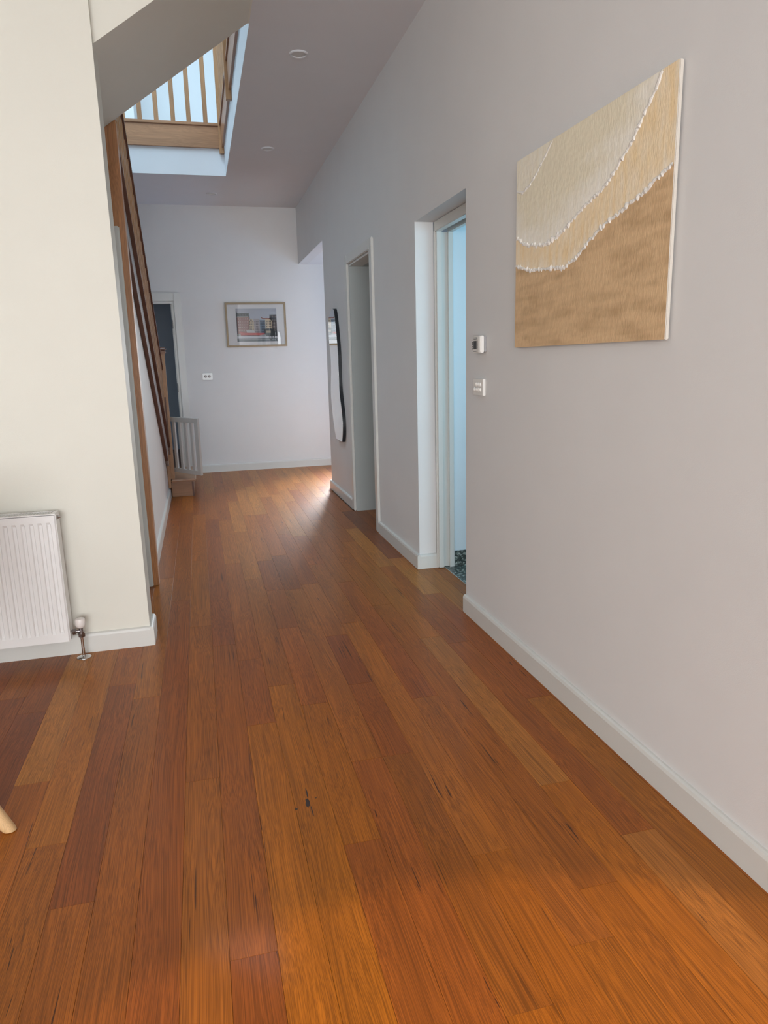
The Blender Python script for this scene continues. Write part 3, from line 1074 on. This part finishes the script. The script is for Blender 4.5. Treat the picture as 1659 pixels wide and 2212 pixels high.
# ------------------------------------------------------------------ mirror
mi = thing('wall_mirror', 'wavy frameless mirror with black edge hung beside the doorway', 'mirror', (XR, 6.57, 0.56))
ML = [(6.545, 1.742), (6.640, 1.728), (6.745, 1.690), (6.805, 1.640), (6.815, 1.57), (6.785, 1.45), (6.745, 1.33), (6.742, 1.20), (6.785, 1.08), (6.812, 0.98), (6.790, 0.88), (6.745, 0.75), (6.68, 0.64), (6.632, 0.575), (6.622, 0.563), (6.60, 0.562)]
MR = [(6.36, 0.562), (6.330, 0.563), (6.320, 0.578), (6.285, 0.64), (6.275, 0.74), (6.300, 0.85), (6.345, 0.95), (6.375, 1.06), (6.380, 1.20), (6.375, 1.33), (6.395, 1.45), (6.425, 1.55), (6.465, 1.66), (6.505, 1.725)]


def smooth_poly(pts, closed_sharp=()):
    out = []
    n_ = len(pts)
    for i in range(n_):
        p0, p1, p2, p3 = (Vector(pts[(i + k) % n_]) for k in (-1, 0, 1, 2))
        for s in range(3):
            t = s / 3
            out.append(tuple(0.5 * ((2 * p1) + (p2 - p0) * t + (2 * p0 - 5 * p1 + 4 * p2 - p3) * t * t + (3 * p1 - p0 - 3 * p2 + p3) * t ** 3)))
    return out


OUT = smooth_poly(ML + MR)
MB().prism(OUT, 'X', XR - 0.030, XR - 0.0005).build('black_edge', BLACK, mi)
cy_, cz_ = 6.55, 1.15
INN = [(cy_ + (p[0] - cy_) * 0.985, cz_ + (p[1] - cz_) * 0.996) for p in OUT]
MB().prism(INN, 'X', XR - 0.0315, XR - 0.0302).build('mirror_glass', MIRROR, mi)

# ------------------------------------------------------------------ framed print on the far wall
PX0, PX1, PZ0, PZ1 = 0.363, 1.070, 1.472, 1.980
fp = thing('framed_print', 'framed print of colourful canal houses with red boat on far wall', 'picture', ((PX0 + PX1) / 2, YB, PZ0))
FRM = plain('frame_oak', (0.30, 0.22, 0.13), 0.5)
fw = 0.022
for (a, b_, c, d) in ((PX0, PX1, PZ1 - fw, PZ1), (PX0, PX1, PZ0, PZ0 + fw), (PX0, PX0 + fw, PZ0 + fw, PZ1 - fw), (PX1 - fw, PX1, PZ0 + fw, PZ1 - fw)):
    MB().box(a, b_, YB - 0.022, YB - 0.001, c, d).build('frame_bar', FRM, fp, bevel=0.001)
MB().box(PX0 + fw, PX1 - fw, YB - 0.010, YB - 0.001, PZ0 + fw, PZ1 - fw).build('mat_board', plain('mat_white', (0.86, 0.86, 0.89), 0.8), fp)
pr = MB()
PW, PH = PX1 - PX0, PZ1 - PZ0
lay_y = [YB - 0.0101]


def prect(u0, u1, v0, v1, c, dy=0.0):
    y_ = lay_y[0] - dy
    x0, x1 = PX0 + u0 * PW, PX0 + u1 * PW
    z0, z1 = PZ1 - v1 * PH, PZ1 - v0 * PH
    pr.quadmesh([(x0, y_, z0), (x1, y_, z0), (x1, y_, z1), (x0, y_, z1)], [(0, 1, 2, 3)], 0, c)


def ppoly(pts, c, dy):
    y_ = lay_y[0] - dy
    pr.quadmesh([(PX0 + u * PW, y_, PZ1 - v * PH) for u, v in pts], [tuple(range(len(pts)))], 0, c)


U0, U1, V0, V1 = 0.172, 0.842, 0.135, 0.880
prect(U0, U1, V0, V1, srgb(186, 192, 206))
D1, D2, D3, D4 = 0.0003, 0.0006, 0.0009, 0.0012
BR, RF, CRM, PNK, BLU = srgb(150, 108, 104), srgb(96, 104, 108), srgb(206, 190, 165), srgb(168, 160, 168), srgb(120, 138, 158)
DK, WIN = srgb(70, 72, 82), srgb(70, 68, 78)
prect(U0, 0.385, 0.235, 0.32, RF, D1)
ppoly([(0.385, 0.235), (0.40, 0.36), (0.385, 0.36)], RF, D1)
prect(U0 + 0.005, 0.385, 0.32, 0.70, BR, D1)
prect(U0 + 0.01, 0.372, 0.312, 0.332, srgb(190, 180, 178), D2)
prect(0.176, 0.188, 0.19, 0.70, DK, D2)
for i in range(6):
    for j in range(5):
        prect(0.206 + i * 0.029, 0.217 + i * 0.029, 0.35 + j * 0.064, 0.385 + j * 0.064, srgb(186, 170, 168), D2)
for i in range(4):
    prect(0.21 + i * 0.045, 0.232 + i * 0.045, 0.262, 0.295, srgb(60, 70, 74), D2)
ppoly([(0.376, 0.70), (0.376, 0.42), (0.400, 0.375), (0.418, 0.362), (0.436, 0.375), (0.462, 0.42), (0.462, 0.70)], CRM, D1)
prect(0.462, 0.557, 0.365, 0.70, PNK, D1)
prect(0.557, 0.651, 0.392, 0.70, BLU, D1)
prect(0.651, 0.762, 0.365, 0.70, CRM, D1)
prect(0.600, 0.750, 0.352, 0.372, srgb(140, 84, 78), D2)
prect(0.585, 0.606, 0.335, 0.356, srgb(130, 84, 80), D2)
for (ua, ub, cnt) in ((0.383, 0.458, 3), (0.468, 0.552, 4), (0.562, 0.648, 4), (0.660, 0.752, 4)):
    for i in range(cnt):
        w = (ub - ua) / cnt
        for j in range(5):
            prect(ua + w * (i + 0.25), ua + w * (i + 0.72), 0.412 + j * 0.058, 0.447 + j * 0.058, WIN, D2)
prect(0.405, 0.43, 0.385, 0.41, WIN, D3)
ppoly([(0.725, 0.275), (U1, 0.275), (U1, 0.42), (0.762, 0.42), (0.725, 0.37)], srgb(84, 90, 100), D2)
prect(0.762, U1, 0.40, 0.76, srgb(88, 80, 82), D2)
for i in range(3):
    for j in range(5):
        prect(0.772 + i * 0.024, 0.785 + i * 0.024, 0.30 + j * 0.075, 0.345 + j * 0.075, srgb(150, 140, 138), D3)
ppoly([(0.628, 0.60), (0.70, 0.585), (U1, 0.61), (U1, 0.76), (0.66, 0.76), (0.628, 0.70)], srgb(58, 66, 74), D3)
prect(0.655, 0.735, 0.64, 0.69, srgb(170, 160, 146), D4)
prect(U0, U1, 0.70, 0.76, srgb(150, 150, 152), D1)
ppoly([(0.222, 0.648), (0.30, 0.682), (0.63, 0.688), (0.634, 0.715), (0.55, 0.74), (0.235, 0.742)], srgb(190, 84, 88), D3)
prect(0.235, 0.55, 0.735, 0.748, srgb(90, 60, 66), D4)
ppoly([(0.33, 0.63), (0.36, 0.61), (0.46, 0.63), (0.48, 0.685), (0.34, 0.68)], srgb(205, 205, 208), D4)
prect(U0, U1, 0.75, 0.81, srgb(210, 214, 222), D2)
prect(U0, U1, 0.81, 0.826, srgb(120, 126, 134), D2)
prect(U0, U1, 0.826, 0.842, srgb(170, 176, 184), D2)
prect(U0, U1, 0.842, V1, srgb(112, 122, 128), D2)


def ring(uc, vc, rx, ry, w, c, u_max=1.0):
    n_ = 28
    for i in range(n_):
        a, b2 = 2 * math.pi * i / n_, 2 * math.pi * (i + 1) / n_
        q = [(uc + rx * math.cos(a), vc + ry * math.sin(a)), (uc + rx * math.cos(b2), vc + ry * math.sin(b2)),
             (uc + (rx - w) * math.cos(b2), vc + (ry - w * 1.4) * math.sin(b2)), (uc + (rx - w) * math.cos(a), vc + (ry - w * 1.4) * math.sin(a))]
        if max(p[0] for p in q) < u_max:
            ppoly(q, c, 0.0015)


ring(0.732, 0.792, 0.034, 0.047, 0.006, srgb(40, 44, 52))
ring(0.822, 0.792, 0.034, 0.047, 0.006, srgb(40, 44, 52), U1)
ppoly([(0.732, 0.796), (0.745, 0.72), (0.752, 0.72), (0.738, 0.796)], srgb(40, 44, 52), 0.0016)
ppoly([(0.742, 0.735), (0.80, 0.735), (0.80, 0.745), (0.742, 0.745)], srgb(40, 44, 52), 0.0016)
ppoly([(0.78, 0.79), (0.80, 0.73), (0.806, 0.73), (0.786, 0.79)], srgb(40, 44, 52), 0.0016)
pr.build('print', vcol('print_ink', 0.7), fp)
GL, nt, b = new_mat('picture_glass')
for nd in list(nt.nodes):
    if nd.type != 'OUTPUT_MATERIAL':
        nt.nodes.remove(nd)
outn = [nd for nd in nt.nodes if nd.type == 'OUTPUT_MATERIAL'][0]
tr = nt.nodes.new('ShaderNodeBsdfTransparent')
gls = nt.nodes.new('ShaderNodeBsdfGlossy')
gls.inputs['Roughness'].default_value = 0.01
fr = nt.nodes.new('ShaderNodeFresnel')
fr.inputs['IOR'].default_value = 1.5
mx = nt.nodes.new('ShaderNodeMixShader')
nt.links.new(fr.outputs[0], mx.inputs[0])
nt.links.new(tr.outputs[0], mx.inputs[1])
nt.links.new(gls.outputs[0], mx.inputs[2])
nt.links.new(mx.outputs[0], outn.inputs[0])
MB().box(PX0 + fw, PX1 - fw, YB - 0.0155, YB - 0.0140, PZ0 + fw, PZ1 - fw).build('glass', GL, fp)

# ------------------------------------------------------------------ far wall socket
so_ = thing('wall_outlet', 'shiny chrome double switch plate on the far wall under print', 'outlet', (0.11, YB, 1.1))
MB().box(0.053, 0.168, YB - 0.009, YB - 0.0003, 1.100, 1.180).build('plate', plain('polished_steel', (0.45, 0.46, 0.46), 0.42, metal=1.0), so_, bevel=0.004)
for xc in (0.088, 0.132):
    MB().lathe([(0.017, 0), (0.017, 0.002), (0.010, 0.003), (0.008, 0.010), (0.001, 0.011)], (xc, YB - 0.0085, 1.142), (0, -1, 0), 18).build('switch', STEEL, so_, smooth=True)

# ------------------------------------------------------------------ chair whose front leg reaches into the frame
ch = thing('dining_chair', 'light beech chair with splayed tapered leg at the left edge', 'chair', (-1.05, 2.2, 0))
feet = [((-0.612, 2.000), (-0.835, 2.03)), ((-1.50, 2.00), (-1.28, 2.03)), ((-0.97, 2.46), (-0.95, 2.40)), ((-1.46, 2.46), (-1.26, 2.40))]
for (fx, fy), (tx, ty) in feet:
    a, b2 = Vector((fx, fy, 0.0)), Vector((tx, ty, 0.43))
    d = (b2 - a).normalized()
    mb = MB()
    ringv = []
    for t, r in ((0.0, 0.0125), (0.006, 0.0165), (0.02, 0.0178), (0.5, 0.021), (1.0, 0.024)):
        p = a + (b2 - a) * t
        ringv.append((p, r))
    n_ = 16
    vs, fs = [], []
    for p, r in ringv:
        for q in range(n_):
            th2 = 2 * math.pi * q / n_
            vs.append((p.x + r * 1.12 * math.cos(th2), p.y + r * math.sin(th2), p.z))
    for k in range(len(ringv) - 1):
        for q in range(n_):
            fs.append((k * n_ + q, k * n_ + (q + 1) % n_, (k + 1) * n_ + (q + 1) % n_, (k + 1) * n_ + q))
    fs.append(tuple(range(n_)))
    mb.quadmesh(vs, fs).build('leg', BEECH, ch, smooth=True, loc=(fx, fy, 0))
MB().box(-1.30, -0.83, 1.98, 2.45, 0.43, 0.475).build('seat', CUSHION, ch, bevel=0.018, seg=3)
MB().prism([(2.41, 0.47), (2.44, 0.47), (2.53, 0.84), (2.50, 0.84)], 'X', -1.29, -0.84).build('backrest', CUSHION, ch, bevel=0.01)
